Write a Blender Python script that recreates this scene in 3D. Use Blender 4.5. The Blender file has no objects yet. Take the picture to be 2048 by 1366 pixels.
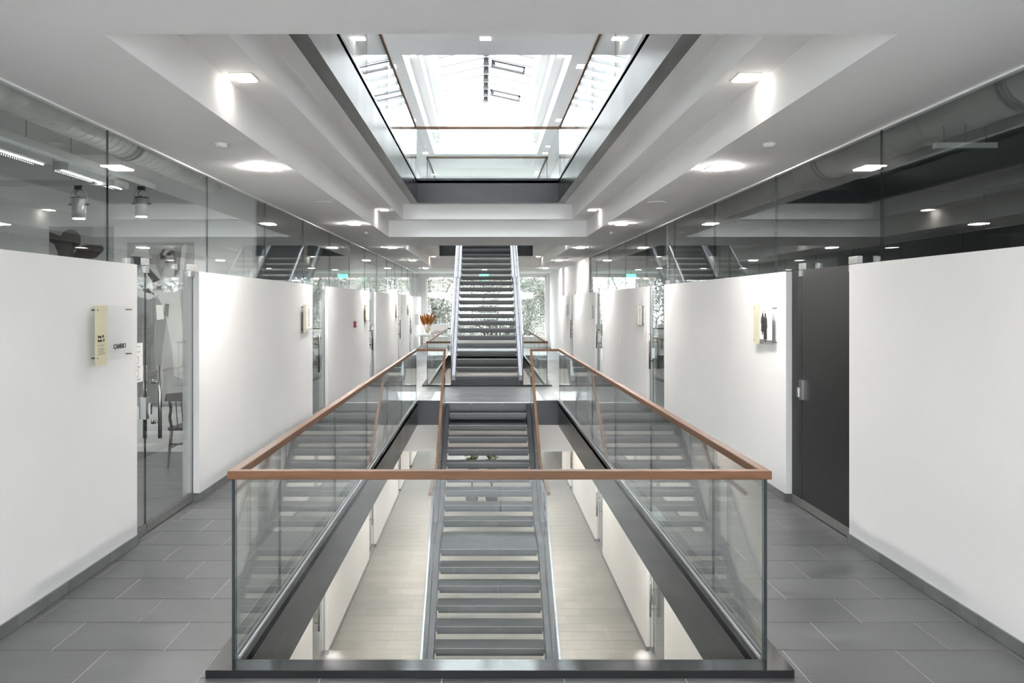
import bpy, bmesh, math, random
from mathutils import Vector, Matrix
random.seed(7)
sc = bpy.context.scene
COL = sc.collection
PI = math.pi

# ------------------------------------------------------------------ camera
EYE = 1.8
cam_d = bpy.data.cameras.new('camera')
cam = bpy.data.objects.new('camera', cam_d); COL.objects.link(cam)
cam.location = (0, 0, EYE); cam.rotation_euler = (PI/2, 0, 0)
cam_d.sensor_fit = 'HORIZONTAL'; cam_d.sensor_width = 36.0
cam_d.lens = 36.0*1700/2048
cam_d.shift_x = (1024-967)/2048
cam_d.shift_y = (608-683)/2048
cam_d.clip_start = 0.05; cam_d.clip_end = 400
sc.camera = cam

# ------------------------------------------------------------------ world and exposure
w = bpy.data.worlds.new('sky'); sc.world = w; w.use_nodes = True
bg = w.node_tree.nodes['Background']
bg.inputs[0].default_value = (0.93, 0.965, 1.0, 1)
bg.inputs[1].default_value = 2.7
sc.view_settings.view_transform = 'Standard'
sc.view_settings.look = 'None'
sc.view_settings.gamma = 1.0
sc.view_settings.exposure = 2.52
sc.view_settings.use_curve_mapping = False
cy = sc.cycles
cy.max_bounces = 12; cy.diffuse_bounces = 7; cy.glossy_bounces = 6
cy.transmission_bounces = 8; cy.transparent_max_bounces = 40
cy.sample_clamp_indirect = 6.0
cy.caustics_reflective = False; cy.caustics_refractive = False
cy.use_denoising = True

LAMP_E = 110.0          # glow of the recessed downlights
CX = 0.079             # centre line of the atrium

def portal(name, loc, rot, sx, sy):
    l = bpy.data.lights.new(name, 'AREA'); l.shape = 'RECTANGLE'; l.size = sx; l.size_y = sy
    l.cycles.is_portal = True
    o = bpy.data.objects.new(name, l); o.location = loc; o.rotation_euler = rot; COL.objects.link(o)
portal('daylight_opening', (CX, 9.8, 8.4), (0, 0, 0), 2.6, 11.4)
portal('daylight_opening', (CX, 24.6, 8.4), (0, 0, 0), 2.6, 12.2)
portal('daylight_opening', (CX, 35.6, 1.75), (-PI/2, 0, 0), 16.0, 2.7)
portal('daylight_opening', (CX, 35.6, 5.7), (-PI/2, 0, 0), 5.0, 2.6)
portal('daylight_opening', (CX, -5.3, 1.5), (PI/2, 0, 0), 5.0, 2.9)
portal('daylight_opening', (CX, 35.6, -2.4), (-PI/2, 0, 0), 5.0, 2.6)

# ------------------------------------------------------------------ materials
MATS = {}
def nodes(name):
    m = bpy.data.materials.new(name); m.use_nodes = True
    MATS[name] = m
    return m, m.node_tree, m.node_tree.nodes['Principled BSDF']
def noise_mat(name, c1, c2, scale=3.0, rough=0.5, rough2=None, bump=0.0, bscale=40.0, metallic=0.0,
              spec=0.5, detail=6.0, stretch=(1, 1, 1), rnd=0.0, coat=0.0):
    m, nt, b = nodes(name)
    tc = nt.nodes.new('ShaderNodeTexCoord'); mp = nt.nodes.new('ShaderNodeMapping')
    mp.inputs['Scale'].default_value = stretch
    geo = nt.nodes.new('ShaderNodeNewGeometry')
    nt.links.new(geo.outputs['Position'], mp.inputs['Vector'])
    nz = nt.nodes.new('ShaderNodeTexNoise'); nz.inputs['Scale'].default_value = scale
    nz.inputs['Detail'].default_value = detail; nz.inputs['Roughness'].default_value = 0.6
    nt.links.new(mp.outputs[0], nz.inputs['Vector'])
    rp = nt.nodes.new('ShaderNodeValToRGB')
    rp.color_ramp.elements[0].position = 0.3; rp.color_ramp.elements[0].color = (*c1, 1)
    rp.color_ramp.elements[1].position = 0.7; rp.color_ramp.elements[1].color = (*c2, 1)
    nt.links.new(nz.outputs['Fac'], rp.inputs['Fac'])
    out = rp.outputs['Color']
    if rnd > 0:
        oi = nt.nodes.new('ShaderNodeObjectInfo')
        mr = nt.nodes.new('ShaderNodeMapRange')
        mr.inputs['To Min'].default_value = 1-rnd; mr.inputs['To Max'].default_value = 1+rnd
        nt.links.new(oi.outputs['Random'], mr.inputs['Value'])
        mx = nt.nodes.new('ShaderNodeVectorMath'); mx.operation = 'SCALE'
        nt.links.new(out, mx.inputs[0]); nt.links.new(mr.outputs[0], mx.inputs['Scale'])
        out = mx.outputs[0]
    nt.links.new(out, b.inputs['Base Color'])
    b.inputs['Roughness'].default_value = rough
    if rough2 is not None:
        mr2 = nt.nodes.new('ShaderNodeMapRange')
        mr2.inputs['From Min'].default_value = 0.3; mr2.inputs['From Max'].default_value = 0.7
        mr2.inputs['To Min'].default_value = rough; mr2.inputs['To Max'].default_value = rough2
        nt.links.new(nz.outputs['Fac'], mr2.inputs['Value'])
        nt.links.new(mr2.outputs[0], b.inputs['Roughness'])
    b.inputs['Metallic'].default_value = metallic
    b.inputs['Specular IOR Level'].default_value = spec
    b.inputs['Coat Weight'].default_value = coat
    b.inputs['Coat Roughness'].default_value = 0.12
    if bump > 0:
        n2 = nt.nodes.new('ShaderNodeTexNoise'); n2.inputs['Scale'].default_value = bscale
        n2.inputs['Detail'].default_value = 5
        nt.links.new(mp.outputs[0], n2.inputs['Vector'])
        bp = nt.nodes.new('ShaderNodeBump'); bp.inputs['Strength'].default_value = bump
        bp.inputs['Distance'].default_value = 0.01
        nt.links.new(n2.outputs['Fac'], bp.inputs['Height'])
        nt.links.new(bp.outputs[0], b.inputs['Normal'])
    return m
def glass_mat(name, tint, refl=1.0, rough=0.0, fk=1.0):
    m, nt, b = nodes(name); nt.nodes.remove(b)
    out = nt.nodes['Material Output']
    tr = nt.nodes.new('ShaderNodeBsdfTransparent'); tr.inputs[0].default_value = (*tint, 1)
    gl = nt.nodes.new('ShaderNodeBsdfGlossy'); gl.inputs['Roughness'].default_value = rough
    gl.inputs['Color'].default_value = (refl, refl, refl, 1)
    fr = nt.nodes.new('ShaderNodeFresnel')
    geo = nt.nodes.new('ShaderNodeNewGeometry')
    mr = nt.nodes.new('ShaderNodeMapRange')
    mr.inputs['To Min'].default_value = 1.5; mr.inputs['To Max'].default_value = 1/1.5
    nt.links.new(geo.outputs['Backfacing'], mr.inputs['Value'])
    nt.links.new(mr.outputs[0], fr.inputs['IOR'])
    mx = nt.nodes.new('ShaderNodeMixShader')
    fm = nt.nodes.new('ShaderNodeMath'); fm.operation = 'MULTIPLY'; fm.inputs[1].default_value = fk
    nt.links.new(fr.outputs[0], fm.inputs[0]); nt.links.new(fm.outputs[0], mx.inputs[0]); nt.links.new(tr.outputs[0], mx.inputs[1]); nt.links.new(gl.outputs[0], mx.inputs[2])
    nt.links.new(mx.outputs[0], out.inputs[0])
    return m
def emit_mat(name, col, e):
    m, nt, b = nodes(name)
    b.inputs['Base Color'].default_value = (.8, .8, .8, 1)
    b.inputs['Emission Color'].default_value = (*col, 1); b.inputs['Emission Strength'].default_value = e
    return m

wall_white = noise_mat('painted_plaster', (.71, .707, .703), (.74, .737, .733), 1.2, .7, bump=.03, bscale=120)
ceil_white = noise_mat('ceiling_paint', (.945, .937, .93), (.96, .952, .945), .8, .8)
slate = noise_mat('slate', (.047, .048, .050), (.079, .081, .084), 2.2, .30, .46, bump=.10, bscale=14, rnd=.13, spec=.5, stretch=(1, 2.2, 1), detail=9)
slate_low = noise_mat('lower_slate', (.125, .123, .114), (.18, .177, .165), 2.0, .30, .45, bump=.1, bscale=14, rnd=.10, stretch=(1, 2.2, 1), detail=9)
slate_edge = noise_mat('slate_skirting', (.09, .092, .095), (.14, .142, .145), 5, .4, bump=.1, bscale=30, rnd=.15)
grout = noise_mat('grout', (.34, .335, .32), (.42, .415, .40), 30, .9)
steel = noise_mat('blackened_steel', (.013, .013, .0137), (.018, .018, .019), 1.6, .22, .26, metallic=0, stretch=(1, 1, .25), spec=.25)
steel_top = noise_mat('polished_plate', (.018, .018, .019), (.024, .024, .0255), 6, .08, .12, metallic=.0, spec=.5)
steel_dark = noise_mat('dark_stringer_steel', (.018, .018, .020), (.026, .026, .028), 5, .30, .36, spec=.35)
channel_m = noise_mat('glazing_channel', (.26, .26, .27), (.32, .32, .33), 20, .35, metallic=.5)
steel_stair = noise_mat('stringer_steel', (.075, .075, .086), (.10, .10, .112), 5, .26, .34, metallic=.5, spec=.6)
tread_mat = noise_mat('tread_slate', (.036, .038, .040), (.056, .058, .060), 4, .34, .45, bump=.08, bscale=25, rnd=.08)
tread_dark = noise_mat('tread_steel', (.022, .022, .024), (.035, .035, .037), 4, .4)
wood = noise_mat('oiled_walnut', (.085, .040, .019), (.145, .072, .037), 6, .38, .5, spec=.2, bump=.05, bscale=60, stretch=(.5, .5, 6))
glass = glass_mat('clear_glass', (.968, .984, .979))
glass_shop = glass_mat('shopfront_glass', (.93, .955, .95))
glass_win = glass_mat('window_glass', (.97, .985, .985))
acrylic = glass_mat('clear_acrylic', (.985, .988, .985), rough=.05, fk=.35)
glass_edge = noise_mat('glass_edge', (.018, .026, .027), (.03, .038, .038), 4, .1)
glass_seam = noise_mat('glass_joint', (.07, .085, .085), (.10, .115, .115), 4, .2)
chrome = noise_mat('brushed_stainless', (.40, .395, .385), (.44, .435, .425), 3, .28, metallic=1.0)
rail_steel = noise_mat('satin_steel_rail', (.20, .20, .22), (.26, .26, .28), 30, .3, metallic=.7)
chrome_dark = noise_mat('bronze_anodised', (.20, .18, .16), (.26, .24, .21), 40, .3, metallic=1.0)
steel_rail = noise_mat('door_rail_metal', (.26, .26, .25), (.34, .34, .33), 20, .35, metallic=.8)
galv = noise_mat('galvanised_sheet', (.60, .60, .56), (.80, .80, .76), 5, .28, .4, metallic=.45)
duct_grey = noise_mat('painted_duct', (.33, .32, .30), (.38, .37, .35), 3, .6)
black = noise_mat('black_plastic', (.012, .012, .013), (.02, .02, .021), 8, .45)
dark_panel = noise_mat('anthracite_glass_film', (.010, .010, .0105), (.013, .013, .0135), 2, .38, spec=.25)
shop_dark = noise_mat('shop_dark_paint', (.10, .10, .10), (.125, .125, .125), 1, .7)
shop_grey = noise_mat('shop_grey_paint', (.60, .605, .61), (.64, .645, .65), 1, .7)
shop_ceil = noise_mat('shop_ceiling_paint', (.42, .42, .42), (.46, .46, .46), 1, .8)
yellow = noise_mat('pale_yellow_film', (.60, .56, .39), (.66, .62, .44), 3, .4)
paper = noise_mat('white_paper', (.78, .78, .77), (.82, .82, .81), 3, .6)
ink = noise_mat('black_ink', (.012, .012, .012), (.02, .02, .02), 3, .5)
grey_ink = noise_mat('grey_ink', (.10, .10, .10), (.14, .14, .14), 3, .5)
red = noise_mat('red_plastic', (.22, .015, .02), (.28, .02, .028), 6, .35)
green = emit_mat('exit_sign_green', (.05, .75, .40), .9)
white_pl = noise_mat('white_plastic', (.74, .73, .70), (.80, .79, .76), 6, .4)
lamp = emit_mat('lamp_diffuser', (1.0, .965, .93), LAMP_E)
lamp_low = emit_mat('lamp_diffuser_warm', (1.0, .90, .80), LAMP_E*1.0)
lamp_cove = emit_mat('lamp_diffuser_small', (1.0, .93, .85), LAMP_E*.03)
lamp_spot = emit_mat('lamp_diffuser_spot', (1.0, .96, .92), 210)
spot_grey = noise_mat('spot_housing_aluminium', (.24, .245, .25), (.28, .285, .29), 3, .35, metallic=.5)
lamp_line = emit_mat('linear_lamp', (1.0, .98, .95), 5.0)
darkwood = noise_mat('ebonised_wood', (.02, .018, .016), (.04, .034, .03), 12, .3)
p_bg = noise_mat('poster_backdrop', (.26, .26, .26), (.38, .38, .38), 1.3, .5)
p_mid = noise_mat('poster_mid_grey', (.12, .12, .12), (.20, .20, .20), 3, .5)
p_dark = noise_mat('poster_dark_grey', (.035, .033, .032), (.075, .07, .068), 4, .5)
p_light = noise_mat('poster_light_grey', (.46, .46, .46), (.60, .60, .60), 3, .5)
p_face = noise_mat('poster_face_grey', (.30, .30, .30), (.38, .38, .38), 6, .5)
p_brown = noise_mat('poster_dark_brown', (.014, .010, .009), (.03, .022, .019), 5, .5)
skin = noise_mat('poster_skin', (.45, .31, .23), (.52, .37, .28), 5, .5)
pampas = noise_mat('dried_pampas', (.46, .17, .03), (.68, .30, .08), 20, .8)
leaf_g = noise_mat('foliage_green', (.050, .062, .046), (.085, .098, .076), 1.4, .7)
leaf_p = noise_mat('foliage_pale', (.085, .098, .077), (.14, .152, .126), 1.4, .7)
bark = noise_mat('bark', (.05, .042, .036), (.08, .068, .06), 6, .9)
plantg = noise_mat('houseplant_green', (.03, .07, .015), (.07, .13, .03), 9, .5)
stone = noise_mat('pale_driftwood', (.42, .40, .38), (.62, .60, .57), 6, .8, bump=.3, bscale=12)
fabric = noise_mat('white_fabric', (.72, .72, .71), (.80, .80, .79), 40, .9)
pot_m = noise_mat('dark_planter', (.03, .03, .03), (.05, .05, .05), 6, .4)
house_w = noise_mat('rendered_house_wall', (.34, .30, .28), (.38, .34, .32), 2, .9)
house_r = noise_mat('roof_tiles', (.22, .16, .14), (.28, .20, .18), 4, .9)
ground_m = noise_mat('garden_ground', (.09, .10, .07), (.14, .15, .11), 1, .9)
win_white = noise_mat('window_frame_paint', (.74, .74, .73), (.80, .80, .79), 2, .5)
vent_grey = noise_mat('ridge_bracket_grey', (.03, .03, .03), (.04, .04, .04), 3, .6)
rafter_m = noise_mat('rafter_paint', (.16, .16, .16), (.2, .2, .2), 2, .6)
handle_m = noise_mat('handle_steel', (.27, .265, .255), (.30, .295, .285), 3, .26, metallic=1.0)
nosing_m = noise_mat('nosing_metal', (.22, .22, .225), (.28, .28, .285), 30, .4, metallic=.4)

# ------------------------------------------------------------------ helpers
def box(bm, x0, x1, y0, y1, z0, z1):
    vs = [bm.verts.new(p) for p in ((x0,y0,z0),(x1,y0,z0),(x1,y1,z0),(x0,y1,z0),(x0,y0,z1),(x1,y0,z1),(x1,y1,z1),(x0,y1,z1))]
    fs = []
    for f in ((0,3,2,1),(4,5,6,7),(0,1,5,4),(1,2,6,5),(2,3,7,6),(3,0,4,7)):
        fs.append(bm.faces.new([vs[i] for i in f]))
    return fs
def prism(bm, pts, axis, a, b):
    """extrude a 2-D outline along an axis: axis x -> pts are (y,z), axis y -> (x,z), axis z -> (x,y)"""
    def P(p, t):
        return (t, p[0], p[1]) if axis == 'x' else ((p[0], t, p[1]) if axis == 'y' else (p[0], p[1], t))
    A = [bm.verts.new(P(p, a)) for p in pts]; B = [bm.verts.new(P(p, b)) for p in pts]
    n = len(pts)
    fs = [bm.faces.new(A), bm.faces.new(B[::-1])]
    for i in range(n):
        fs.append(bm.faces.new((A[i], B[i], B[(i+1) % n], A[(i+1) % n])))
    bmesh.ops.recalc_face_normals(bm, faces=fs)
    return fs
def tube(bm, p0, p1, r0, r1=None, seg=12, caps=True):
    r1 = r0 if r1 is None else r1
    p0 = Vector(p0); p1 = Vector(p1); d = (p1-p0).normalized()
    u = d.orthogonal().normalized(); v = d.cross(u)
    A = []; B = []
    for i in range(seg):
        a = 2*PI*i/seg; o = u*math.cos(a)+v*math.sin(a)
        A.append(bm.verts.new(p0+o*r0)); B.append(bm.verts.new(p1+o*r1))
    for i in range(seg):
        f = bm.faces.new((A[i], A[(i+1) % seg], B[(i+1) % seg], B[i])); f.smooth = True
    if caps:
        bm.faces.new(A[::-1]); bm.faces.new(B)
def lathe(bm, prof, c, seg=20):
    rings = []
    for r, z in prof:
        rings.append([bm.verts.new((c[0]+r*math.cos(2*PI*i/seg), c[1]+r*math.sin(2*PI*i/seg), c[2]+z)) for i in range(seg)])
    for a, b in zip(rings, rings[1:]):
        for i in range(seg):
            f = bm.faces.new((a[i], a[(i+1) % seg], b[(i+1) % seg], b[i])); f.smooth = True
    bm.faces.new(rings[0][::-1]); bm.faces.new(rings[-1])
def polytube(bm, pts, r, seg=8):
    for a, b in zip(pts, pts[1:]): tube(bm, a, b, r, seg=seg)
def sweep(bm, path, wd, ht):
    """rectangular section, plumb cut, mitred in plan"""
    P = [Vector(p) for p in path]; rings = []
    for i, p in enumerate(P):
        d0 = (P[i]-P[i-1]) if i else (P[1]-P[0]); d1 = (P[i+1]-P[i]) if i < len(P)-1 else d0
        a = Vector((d0.x, d0.y, 0)).normalized(); b = Vector((d1.x, d1.y, 0)).normalized()
        na = Vector((-a.y, a.x, 0)); nb = Vector((-b.y, b.x, 0)); n = (na+nb).normalized()
        n = n/max(.3, n.dot(na))
        rings.append([bm.verts.new(p+n*sx*wd/2+Vector((0, 0, sz*ht/2))) for sx, sz in ((-1,-1),(1,-1),(1,1),(-1,1))])
    fs = []
    for r, q in zip(rings, rings[1:]):
        for i in range(4): fs.append(bm.faces.new((r[i], r[(i+1) % 4], q[(i+1) % 4], q[i])))
    fs.append(bm.faces.new(rings[0][::-1])); fs.append(bm.faces.new(rings[-1]))
    bmesh.ops.recalc_face_normals(bm, faces=fs)
def bev(bm, w_=.003, seg=1):
    es = [e for e in bm.edges if len(e.link_faces) == 2 and e.calc_face_angle(0) > .6]
    bmesh.ops.bevel(bm, geom=es, offset=w_, segments=seg, affect='EDGES', profile=.5)
def mk(name, bm, mat, parent=None, mats=None):
    me = bpy.data.meshes.new(name); bm.to_mesh(me); bm.free()
    for m in (mats or [mat]): me.materials.append(m)
    o = bpy.data.objects.new(name, me); COL.objects.link(o)
    if parent: o.parent = parent
    return o
def B(name, mat, parent, *dims, bevel=0):
    bm = bmesh.new(); box(bm, *dims)
    if bevel: bev(bm, bevel)
    return mk(name, bm, mat, parent)
def empty(name, parent=None):
    o = bpy.data.objects.new(name, None); COL.objects.link(o); o.empty_display_size = .1
    if parent: o.parent = parent
    return o
def tag(o, label, cat, group=None, kind=None):
    o['label'] = label; o['category'] = cat
    if group: o['group'] = group
    if kind: o['kind'] = kind
    return o
def thing(name, label, cat, group=None):
    return tag(empty(name), label, cat, group)
def struct(o, label=None):
    o['kind'] = 'structure'
    if label: o['label'] = label
    return o
def sname(name, parent=None):
    return struct(empty(name, parent))
def slab(bm, x0, x1, y0, y1, z0, z1, holes=()):
    xs = sorted({x0, x1, *[v for h in holes for v in h[:2] if x0 < v < x1]})
    ys = sorted({y0, y1, *[v for h in holes for v in h[2:] if y0 < v < y1]})
    def solid(i, j):
        if i < 0 or j < 0 or i >= len(xs)-1 or j >= len(ys)-1: return False
        cx = (xs[i]+xs[i+1])/2; cyy = (ys[j]+ys[j+1])/2
        return not any(h[0] < cx < h[1] and h[2] < cyy < h[3] for h in holes)
    V = {}
    def v(i, j, k):
        if (i, j, k) not in V: V[(i, j, k)] = bm.verts.new((xs[i], ys[j], (z0, z1)[k]))
        return V[(i, j, k)]
    for i in range(len(xs)-1):
        for j in range(len(ys)-1):
            if not solid(i, j): continue
            bm.faces.new((v(i,j,1), v(i+1,j,1), v(i+1,j+1,1), v(i,j+1,1)))
            bm.faces.new((v(i,j,0), v(i,j+1,0), v(i+1,j+1,0), v(i+1,j,0)))
            if not solid(i-1, j): bm.faces.new((v(i,j,0), v(i,j,1), v(i,j+1,1), v(i,j+1,0)))
            if not solid(i+1, j): bm.faces.new((v(i+1,j,0), v(i+1,j+1,0), v(i+1,j+1,1), v(i+1,j,1)))
            if not solid(i, j-1): bm.faces.new((v(i,j,0), v(i+1,j,0), v(i+1,j,1), v(i,j,1)))
            if not solid(i, j+1): bm.faces.new((v(i,j+1,0), v(i,j+1,1), v(i+1,j+1,1), v(i+1,j+1,0)))
def text(name, s, size, mat, loc, rot, parent, align='LEFT', ext=.001, bold=0.0, xs=1.0, shear=0):
    c = bpy.data.curves.new(name, 'FONT'); c.body = s; c.size = size; c.extrude = ext; c.align_x = align
    c.offset = bold; c.shear = shear
    c.materials.append(mat)
    tmp = bpy.data.objects.new(name, c); COL.objects.link(tmp)
    bpy.context.view_layer.update()
    me = bpy.data.meshes.new_from_object(tmp); bpy.data.objects.remove(tmp); me.name = name
    o = bpy.data.objects.new(name, me); COL.objects.link(o)
    o.location = loc; o.rotation_euler = rot; o.scale = (xs, 1, 1)
    o.parent = parent
    return o
def pane(bm, fs_axis, *d):
    """box whose narrow faces take the second material (dark ground edge)"""
    fs = box(bm, *d)
    for f in fs:
        f.normal_update()
        if abs(f.normal[fs_axis]) < .5: f.material_index = 1
def G(name, parent, axis, *d, m=None):
    bm = bmesh.new(); pane(bm, axis, *d)
    return mk(name, bm, None, parent, mats=[m or glass, glass_edge])

Y_END = 35.4; Y_BACK = -5.0
F2F = 4.06
WH = 2.675             # half width between corridor walls
GH = 2.795             # half width between shopfront glass
CEIL = 3.07
KO, KI, GL = 1.417, 1.286, 1.314     # kerb outer, inner, glass plane (half widths)
BAY1 = (4.09, 15.55); BAY2 = (18.58, 29.1)
def X(h): return CX + h

# ------------------------------------------------------------------ floors
TX, TY = .585, .385
def void(b, h=KI, o=0.0): return (X(-h), X(h), b[0]+.128-o, b[1]-.0+o)
def build_floor(z, voids, name, xl=8.0):
    bm = bmesh.new()
    slab(bm, -xl, xl, Y_BACK, Y_END, z-.05, z-.0025, voids)
    return struct(mk(name, bm, grout if z > -1 else slate_edge))
hole1 = (X(-KI), X(KI), 4.2, 15.55); hole2 = (X(-KI), X(KI), 18.7, 29.1); hole2u = (X(-KI), X(KI), 18.7, 25.8)
keep1 = (X(-KO), X(KO), 4.09, 15.55); keep2 = (X(-KO), X(KO), 18.55, 29.23); keep2u = (X(-KO), X(KO), 18.55, 25.93)
floor0 = build_floor(0, [hole1, hole2], 'floor')
floorL = build_floor(-F2F, [], 'floor')
floorU = build_floor(F2F, [hole1, hole2u], 'floor')

def cut_rect(r, holes):
    out = [r]
    for h in holes:
        nxt = []
        for (a, b, c, d) in out:
            if b <= h[0]+1e-4 or a >= h[1]-1e-4 or d <= h[2]+1e-4 or c >= h[3]-1e-4: nxt.append((a, b, c, d)); continue
            if c < h[2]: nxt.append((a, b, c, h[2]))
            if d > h[3]: nxt.append((a, b, h[3], d))
            cc, dd = max(c, h[2]), min(d, h[3])
            if a < h[0]: nxt.append((a, h[0], cc, dd))
            if b > h[1]: nxt.append((h[1], b, cc, dd))
        out = nxt
    return [r_ for r_ in out if r_[1]-r_[0] > .008 and r_[3]-r_[2] > .008]
mesh_cache = {}
def tile_obj(r, z, mat, parent):
    g = .0030
    wx, wy = round(r[1]-r[0]-2*g, 3), round(r[3]-r[2]-2*g, 3)
    key = (wx, wy, mat.name)
    if key not in mesh_cache:
        bm = bmesh.new(); box(bm, 0, wx, 0, wy, -.002, 0)
        me = bpy.data.meshes.new('floor_tile'); bm.to_mesh(me); bm.free(); me.materials.append(mat); mesh_cache[key] = me
    o = bpy.data.objects.new('floor_tile', mesh_cache[key]); COL.objects.link(o)
    o.location = (r[0]+g, r[2]+g, z+random.uniform(-.0002, .0002)); o.parent = parent
def tiles(z, x0, x1, y0, y1, ya, yb, mat, parent, holes):
    """single tiles between ya and yb, one joined carpet of tiles elsewhere"""
    far = bmesh.new(); n = 0
    rows = []
    y = 4.42
    while y > y0: y -= TY
    while y < y1:
        rows.append((max(y, y0), min(y+TY, y1), round((y-4.42)/TY))); y += TY
    for ra, rb, k in rows:
        off = -2.2475 if k % 2 == 0 else -2.54
        x = off
        while x > x0: x -= TX
        while x < x1:
            r = (max(x, x0), min(x+TX, x1), ra, rb); x += TX
            if r[1]-r[0] < .008: continue
            for q in cut_rect(r, holes):
                if ya <= (q[2]+q[3])/2 <= yb and X(-WH)-.1 <= q[0] and q[1] <= X(WH)+.1:
                    tile_obj(q, z, mat, parent); n += 1
                else:
                    box(far, q[0]+.0030, q[1]-.0030, q[2]+.0030, q[3]-.0030, z-.002, z)
    o = mk('tile_field', far, mat, parent); o['kind'] = 'stuff'
    return n
n0 = tiles(0, X(-WH), X(WH), .2, Y_END, 3.2, 12.0, slate, floor0, [keep1, keep2])
nL = tiles(-F2F, X(-WH), X(WH), 2.0, Y_END, 13.4, 20.2, slate_low, floorL, [])
bm = bmesh.new(); slab(bm, X(-WH), X(WH), Y_BACK, .2, -.002, 0); mk('tile_field', bm, slate, floor0)['kind'] = 'stuff'
bm = bmesh.new(); slab(bm, X(-WH), X(WH), Y_BACK, Y_END, F2F-.002, F2F, [keep1, keep2u]); mk('screed', bm, slate, floorU)
bm = bmesh.new(); box(bm, -8, X(-WH), Y_BACK, Y_END, -.002, 0); box(bm, X(WH), 8, Y_BACK, Y_END, -.002, 0)
mk('shop_floor', bm, slate, floor0)
bm = bmesh.new(); box(bm, X(-WH), X(WH), Y_BACK, 2.0, -F2F-.002, -F2F); mk('tile_field', bm, slate_low, floorL)['kind'] = 'stuff'

# ------------------------------------------------------------------ ceilings with stepped coves
def cove(z, b1far, b2near, b2far, voids, name, xl, top):
    """z: lowest ceiling; three layers with growing openings"""
    A = [(X(-1.87), X(1.87), 4.0, b1far+.53), (X(-1.87), X(1.87), b2near-.12, b2far+.56)]
    Bh = [(X(-1.575), X(1.575), 4.02, b1far+.26), (X(-1.575), X(1.575), b2near-.10, b2far+.28)]
    bm = bmesh.new()
    slab(bm, X(-xl), X(xl), Y_BACK, Y_END, z, z+.307, A)
    slab(bm, X(-xl), X(xl), Y_BACK, Y_END, z+.307, z+.58, Bh)
    slab(bm, X(-xl), X(xl), Y_BACK, Y_END, z+.58, top, voids)
    return struct(mk(name, bm, ceil_white))
c0 = cove(CEIL, BAY1[1], 18.57, BAY2[1], [(X(-KO), X(KO), 4.07, 15.68), (X(-KO), X(KO), 18.55, 25.93)], 'ceiling', GH+.02, F2F-.06)
cL = cove(CEIL-F2F, BAY1[1], 18.57, BAY2[1], [(X(-KO), X(KO), 4.07, 15.62), (X(-KO), X(KO), 18.55, 29.23)], 'ceiling', WH+.02, -.06)
# landing slabs / infill between kerb and void ends are covered by the edge beams below
# upper ceiling with rooflight openings
ZU = F2F+CEIL
SKY = [(X(-1.36), X(1.36), 4.1, 15.9), (X(-1.36), X(1.36), 18.5, 30.7)]
bm = bmesh.new()
slab(bm, -3.2, 3.2, Y_BACK, Y_END, ZU, ZU+.45, [(X(-1.82), X(1.82), 4.0, 16.0), (X(-1.82), X(1.82), 18.2, 30.2)])
slab(bm, -3.2, 3.2, Y_BACK, Y_END, ZU+.45, ZU+.85, [(X(-1.58), X(1.58), 4.03, 15.95), (X(-1.58), X(1.58), 18.3, 30.5)])
slab(bm, -3.2, 3.2, Y_BACK, Y_END, ZU+.85, ZU+1.0, SKY)
for s in SKY:   # upstand walls of the rooflights
    for a, b in ((s[0]-.1, s[0]), (s[1], s[1]+.1)): box(bm, a, b, s[2]-.1, s[3]+.1, ZU+1.0, 8.86)
    for a, b in ((s[2]-.1, s[2]), (s[3], s[3]+.1)):
        prism(bm, [(s[0], ZU+1.0), (s[1], ZU+1.0), (s[1], 8.84), (X(0), 9.18), (s[0], 8.84)], 'y', a, b)
ceilU = struct(mk('ceiling', bm, ceil_white))
# shop ceilings
for s in (-1, 1):
    a, b = sorted((s*8.0, X(s*(GH+.02))))
    bm = bmesh.new(); box(bm, a, b, Y_BACK, Y_END, 3.62, F2F-.06)
    struct(mk('ceiling', bm, shop_ceil))

# rooflights
for k, s in enumerate(SKY):
    rl = struct(empty('window_%d' % (k+1)))
    n = int((s[3]-s[2])/.89)
    st = (s[3]-s[2])/n
    for i in range(n+1):
        y = s[2]+i*st
        bm = bmesh.new()
        for sg in (-1, 1):
            xa = s[0] if sg < 0 else s[1]
            prism(bm, [(xa, 8.77), (X(0), 9.07), (X(0), 9.19), (xa, 8.89)], 'y', y-.04, y+.04)
        mk('rafter', bm, rafter_m, rl)
        if i < n:
            for sg in (-1, 1):
                xa = s[0] if sg < 0 else s[1]
                bm = bmesh.new(); prism(bm, [(xa, 8.875), (X(0), 9.175), (X(0), 9.19), (xa, 8.89)], 'y', y+.045, y+st-.045)
                mk('pane', bm, glass_win, rl)
            B('ridge_bracket', vent_grey, rl, X(-.08), X(.08), y+.10, y+.36, 8.95, 9.10)
    B('ridge_beam', win_white, rl, X(-.04), X(.04), s[2], s[3], 9.10, 9.20)
    # opening vents with dark frames on the right slope
    for yy in ((25.2, 28.7) if k else (7.4, 11.0)):
        bm = bmesh.new()
        def sl(x): return 9.09-(x-CX)*(.30/1.36)
        for (xa, xb) in ((X(.16), X(1.16)),):
            for y0 in (yy, yy+.62):
                prism(bm, [(xa, sl(xa)-.05), (xb, sl(xb)-.05), (xb, sl(xb)), (xa, sl(xa))], 'y', y0, y0+.05)
            for x0 in (xa, xb-.05):
                prism(bm, [(x0, sl(x0)-.05), (x0+.05, sl(x0+.05)-.05), (x0+.05, sl(x0+.05)), (x0, sl(x0))], 'y', yy, yy+.67)
        v = mk('vent_frame', bm, vent_grey, rl)
        B('vent_motor', vent_grey, v, X(.17), X(.27), yy+.05, yy+.2, 8.93, 8.99)

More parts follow.
